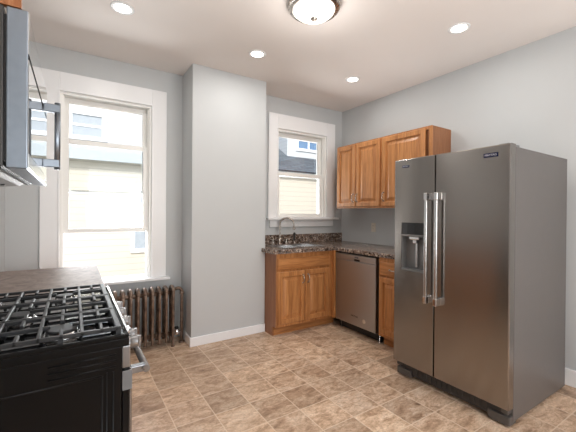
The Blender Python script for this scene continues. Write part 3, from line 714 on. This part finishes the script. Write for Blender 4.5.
# ------------------------------------------------------------------ range
def gas_range():
    y0, y1 = 1.187, 1.985; xb = XL+0.004; xf = 0.135
    R = empty('gas_range', (-0.16, (y0+y1)/2, 0), 'black and stainless gas range with cast iron grates on the left', 'stove')
    ct = 0.928
    bm = BM(); box(bm, xb, xf, y0+0.004, y1-0.004, 0.05, 0.884, 0.003)
    # embossed ribs on the side that faces the room
    def rib(x0, z0_, x1, z1_): tube(bm, [(x0, y0+0.004, z0_), (x1, y0+0.004, z1_)], 0.0035, 6)
    for k in range(3): rib(-0.06, 0.862-0.019*k, 0.118, 0.862-0.019*k)
    rib(-0.44, 0.802, 0.079, 0.802); rib(0.079, 0.802, 0.079, 0.10); rib(0.092, 0.81, 0.092, 0.10); rib(0.110, 0.81, 0.110, 0.10)
    obj('body', bm, MAT['black_side'], R, 'black enamelled side and body')
    bm = BM(); box(bm, xb, 0.156, y0, y1, 0.885, 0.910, 0.003)      # pan with raised rim
    box(bm, xb, 0.156, y0, y0+0.012, 0.910, 0.924, 0.003); box(bm, xb, 0.156, y1-0.012, y1, 0.910, 0.924, 0.003); box(bm, xb, xb+0.03, y0+0.012, y1-0.012, 0.910, 0.924, 0.003)
    C = obj('cooktop', bm, MAT['black_side'], R, 'black cooktop frame')
    bm = BM(); box(bm, xb+0.03, 0.149, y0+0.012, y1-0.012, 0.9095, 0.9120); obj('cooktop_pan', bm, MAT['black_gloss'], C, 'glossy black cooktop pan')
    bm = BM(); box(bm, 0.149, 0.158, y0+0.014, y1-0.014, 0.912, ct+0.002, 0.003); obj('front_trim', bm, MAT['steel_light'], C, 'stainless trim along the cooktop front')
    burners = [(-0.03, 1.318, 0.043), (-0.305, 1.318, 0.036), (-0.03, 1.835, 0.036), (-0.305, 1.835, 0.043), (-0.165, 1.578, 0.040)]
    for i, (x, y, r) in enumerate(burners):
        bm = BM(); lathe(bm, [(r*1.35, 0.0), (r*1.35, 0.004), (r*1.12, 0.008), (r*1.05, 0.016)], (x, y, 0.912), seg=28); b = obj('burner', bm, MAT['steel_light'], R, 'metal burner base')
        bm = BM(); lathe(bm, [(r*0.95, 0.0), (r*1.02, 0.003), (r, 0.007), (r*0.9, 0.009)], (x, y, 0.928), seg=28); obj('burner_cap', bm, MAT['iron'], b)
    # cast iron grates in three sections
    gz = 0.946; hb = 0.012; bw = 0.0055
    GX = [-0.410, -0.356, -0.302, -0.248, -0.194, -0.139, -0.085, -0.030, 0.025, 0.0785, 0.126]
    secs = [(1.203, 1.448), (1.454, 1.700), (1.706, 1.966)]
    for si, (a, b) in enumerate(secs):
        bm = BM(); g0, g1 = GX[0], GX[-1]
        def ybar(x, p, q, w=bw): box(bm, x-w, x+w, p, q, gz-hb, gz, 0.0025, 1)
        def xbar(y, p, q, w=bw): box(bm, p, q, y-w, y+w, gz-hb, gz, 0.0025, 1)
        ybar(g0, a, b, 0.007); ybar(g1, a, b, 0.009); xbar(a+0.006, g0, g1, 0.006); xbar(b-0.006, g0, g1, 0.006)
        m = (a+b)/2
        for k, x in enumerate(GX[1:-1]):
            if k % 2 == 1: ybar(x, a, b)
            else: ybar(x, a, a+0.075); ybar(x, b-0.075, b)
        cx = [q[0] for q in burners if a < q[1] < b]
        edges = [g0] + sum([[c-0.03, c+0.03] for c in sorted(cx)], []) + [g1]
        for p, q in zip(edges[0::2], edges[1::2]): xbar(m, p, q)
        for x in (g0, GX[4], GX[7], g1):
            for y in (a+0.006, b-0.006): box(bm, x-0.007, x+0.007, y-0.006, y+0.006, 0.912, gz-hb+0.002)
        obj('grate', bm, MAT['iron'], R)
    # front: control panel, knobs, door, handle, drawer
    bm = BM(); box(bm, xf, 0.160, y0+0.003, y1-0.003, 0.812, 0.884, 0.004); P = obj('control_panel', bm, MAT['range_steel'], R, 'stainless control panel')
    for y in (1.262, 1.345, 1.515, 1.655, 1.775):
        bm = BM(); lathe(bm, [(0.027, 0.160), (0.027, 0.166), (0.0215, 0.168), (0.020, 0.190), (0.0185, 0.193)], (0, y, 0.868), 'x', 24)
        box(bm, 0.184, 0.203, y-0.005, y+0.005, 0.849, 0.887, 0.002); obj('knob', bm, MAT['range_steel'], P, 'stainless knob')
    bm = BM(); box(bm, xf+0.002, 0.157, y0+0.004, y1-0.004, 0.215, 0.805, 0.003); D = obj('oven_door', bm, MAT['black_side'], R, 'oven door with black core')
    bm = BM(); box(bm, 0.157, 0.166, y0+0.004, y1-0.004, 0.215, 0.805, 0.003); obj('door_skin', bm, MAT['steel'], D, 'stainless front skin')
    bm = BM(); box(bm, 0.164, 0.169, y0+0.12, y1-0.12, 0.33, 0.66, 0.001); obj('oven_window', bm, MAT['black_gloss'], D)
    bm = BM(); box(bm, xf+0.001, 0.1655, y0+0.002, y0+0.006, 0.740, 0.803, 0.001); obj('door_end_cap', bm, MAT['mid_grey'], D)
    bm = BM(); tube(bm, [(0.213, y0+0.025, 0.785), (0.213, y1-0.025, 0.785)], 0.012, 16)
    for y in (y0+0.045, y1-0.045): box(bm, 0.164, 0.214, y-0.012, y+0.012, 0.772, 0.798, 0.004)
    obj('handle', bm, MAT['range_steel'], D)
    bm = BM(); box(bm, xf+0.002, 0.162, y0+0.004, y1-0.004, 0.055, 0.205, 0.004); obj('drawer', bm, MAT['steel'], R, 'stainless lower drawer')
    for x in (xb+0.06, xf-0.05):
        for y in (y0+0.06, y1-0.06):
            bm = BM(); lathe(bm, [(0.018, 0), (0.018, 0.05)], (x, y, 0), seg=12); obj('foot', bm, MAT['rubber'], R)
gas_range()

# ------------------------------------------------------------------ brown counter beyond the range
def brown_counter():
    y0, y1, xf = 1.996, 2.90, 0.125
    R = empty('base_cabinet', (-0.17, 2.45, 0), 'brown oak base cabinet hidden behind the gas range, beneath the brown slate worktop', 'cabinet')
    bm = BM(); box(bm, XL+0.004, xf, y0+0.004, y1-0.01, 0.1, 0.876); box(bm, XL+0.004, xf-0.07, y0+0.004, y1-0.01, 0, 0.1); obj('carcass', bm, MAT['oak_side'], R)
    for a, b in ((y0+0.015, 2.44), (2.455, y1-0.02)):
        bm = BM(); nested_panel(bm, (xf, a, 0.13), (0, 1, 0), (0, 0, 1), (1, 0, 0), b-a, 0.56, DOOR); d = obj('door', bm, MAT['oak'], R)
        bm = BM(); nested_panel(bm, (xf, a, 0.71), (0, 1, 0), (0, 0, 1), (1, 0, 0), b-a, 0.14, SLAB); obj('drawer', bm, MAT['oak_y'], R)
    bm = BM(); box(bm, XL+0.002, 0.152, y0, y1, 0.876, 0.914, 0.005)
    tag(obj('worktop', bm, MAT['brown_top'], None, org=(-0.16, 2.45, 0.876)), 'brown slate-look worktop beside the gas range under the large window', 'worktop')
brown_counter()

# ------------------------------------------------------------------ microwave and cabinet above
def microwave():
    y0, y1, z0, z1 = 1.20, 1.962, 1.440, 1.889; xd, xf = -0.158, -0.108
    R = empty('microwave', (-0.29, (y0+y1)/2, z0), 'stainless over-the-range microwave with bar handle above the gas range', 'microwave')
    bm = BM(); box(bm, XL+0.003, xd-0.006, y0, y1, z0+0.004, z1, 0.003); obj('body', bm, MAT['dark_grey'], R, 'charcoal metal body')
    bm = BM(); box(bm, xd-0.006, xd, y0+0.01, y1-0.01, z0+0.02, z1-0.02); obj('seal', bm, MAT['black'], R)
    bm = BM(); box(bm, xd, xf-0.002, y0, y1, z0, z1, 0.003); D = obj('door', bm, MAT['bluesteel'], R, 'satin steel door frame')
    bm = BM(); box(bm, xf-0.002, xf, y0+0.004, y1-0.004, z0+0.045, 1.752); obj('door_glass', bm, MAT['mw_glass'], D, 'mirror-like dark door glass')
    bm = BM(); box(bm, xf-0.002, xf, y0+0.004, y1-0.004, 1.768, z1-0.004); obj('vent_strip', bm, MAT['mw_glass'], D)
    bm = BM(); box(bm, xf-0.002, xf-0.0003, y0+0.004, y1-0.004, 1.7525, 1.7675); obj('seam', bm, MAT['rubber'], D, 'dark seam above the door glass')
    bm = BM(); box(bm, xf-0.002, xf, y0+0.004, y1-0.004, z0+0.003, z0+0.043, 0.0006); obj('lower_strip', bm, MAT['steel_light'], D)
    hy = 1.735; bm = BM()
    tube(bm, [(xf+0.050, hy, 1.498), (xf+0.050, hy, 1.782)], 0.011, 16)
    h = obj('handle', bm, MAT['bluesteel'], D)
    for z in (1.523, 1.757):
        bm = BM(); box(bm, xf-0.0005, xf+0.058, hy-0.012, hy+0.012, z-0.017, z+0.017, 0.003); obj('handle_mount', bm, MAT['bluesteel'], h)
    # underside: sloping pan with filters, lamps and vent slots
    bm = BM(); t = BM()
    prof = [(xd-0.03, z0+0.004), (xd-0.05, z0-0.006), (-0.40, z0-0.026), (-0.44, z0-0.022), (-0.44, z0+0.004)]
    a = [t.verts.new((x, y0+0.012, z)) for x, z in prof]; b = [t.verts.new((x, y1-0.012, z)) for x, z in prof]
    t.faces.new(a); t.faces.new(b[::-1])
    for i in range(5): t.faces.new((a[i], b[i], b[(i+1) % 5], a[(i+1) % 5]))
    merge(bm, t); u = obj('base_pan', bm, MAT['pan_grey'], R, 'light grey underside pan')
    bm = BM(); box(bm, xd-0.026, xd-0.014, y0+0.03, y1-0.03, z0-0.001, z0+0.004)
    obj('vent_slot', bm, MAT['black'], u)
    for k in range(4):
        y = y0+0.16+0.15*k
        bm = BM(); lathe(bm, [(0.008, 0), (0.008, -0.004), (0.005, -0.006)], (xd-0.09, y, z0-0.0085), seg=12); obj('screw', bm, MAT['black'], u)
    for y in (y0+0.2, y1-0.2):
        bm = BM(); box(bm, -0.36, -0.28, y-0.05, y+0.05, z0-0.028, z0-0.018, 0.002); obj('lamp_cover', bm, MAT['ivory'], u)
microwave()
def over_panel():
    bm = BM(); box(bm, XL+0.001, -0.1255, 1.201, 1.222, 1.892, H-0.001, 0.001)
    tag(obj('wood_panel', bm, MAT['oak_panel'], None, org=(-0.3, 1.211, 1.892)), 'reddish wooden panel standing upright above the microwave', 'panel')
over_panel()

# ------------------------------------------------------------------ neighbouring house outside
def out_window(parent, x0, x1, y, z0, z1, lites=1, glass='blue_glass'):
    bm = BM(); f = 0.07
    box(bm, x0-f, x0, y-0.03, y, z0-f, z1+f); box(bm, x1, x1+f, y-0.03, y, z0-f, z1+f); box(bm, x0, x1, y-0.03, y, z1, z1+f); box(bm, x0, x1, y-0.03, y, z0-f, z0)
    box(bm, x0, x1, y-0.022, y, (z0+z1)/2-0.02, (z0+z1)/2+0.02)
    for k in range(1, lites):
        x = x0+(x1-x0)*k/lites; box(bm, x-0.025, x+0.025, y-0.025, y, z0, z1)
    w = obj('window', bm, MAT['white_out'], parent)
    bm = BM(); box(bm, x0, x1, y-0.012, y-0.004, z0, z1); obj('pane', bm, MAT[glass], w)
def neighbor():
    Y = 6.5
    R = empty('neighbor_house', (3, 8, -0.6), 'cream sided neighboring house with grey shingle roof seen through the windows', 'house')
    bm = BM(); box(bm, -6, 12, Y, Y+4, -0.6, 2.24); obj('wall', bm, MAT['siding'], R)
    bm = BM(); box(bm, -6, 12, Y-0.10, Y-0.005, 2.20, 2.30); obj('eave_trim', bm, MAT['white_out'], R)
    bm = BM(); sl = math.tan(math.radians(31))
    y0, y1 = Y-0.12, Y+4; za = 2.30; zb = za+(y1-y0)*sl
    t = BM(); v = [t.verts.new(p) for p in ((-6, y0, za), (12, y0, za), (12, y1, zb), (-6, y1, zb), (-6, y0, za-0.03), (12, y0, za-0.03), (12, y1, zb-0.2), (-6, y1, zb-0.2))]
    for q in ((0, 1, 2, 3), (4, 7, 6, 5), (0, 4, 5, 1), (1, 5, 6, 2), (2, 6, 7, 3), (3, 7, 4, 0)): t.faces.new([v[i] for i in q])
    merge(bm, t); obj('roof', bm, MAT['shingle'], R)
    bm = BM(); box(bm, 4.62, 7.2, 7.2, 10, 2.5, 4.6); d = obj('dormer', bm, MAT['siding_w'], R, 'white sided dormer')
    bm = BM(); box(bm, -2.2, 1.9, Y-0.16, Y-0.125, 2.17, 2.43); obj('glare_strip', bm, MAT['roof_glare'], R, 'pale grey-blue strip imitating glare on the roof edge')  # added strip covering the roof edge, glare put into its colour
    out_window(R, 4.95, 5.62, 7.2, 3.03, 3.45, 2)
    bm = BM(); box(bm, -2.2, 1.9, 6.72, 10, 2.3, 4.8); obj('dormer', bm, MAT['siding_w'], R, 'wide white dormer')
    out_window(R, -0.02, 0.42, 6.72, 2.62, 2.98, 1, 'pale_glass')
    out_window(R, 0.93, 1.75, Y, 0.66, 1.70, 1, 'pale_glass')
neighbor()
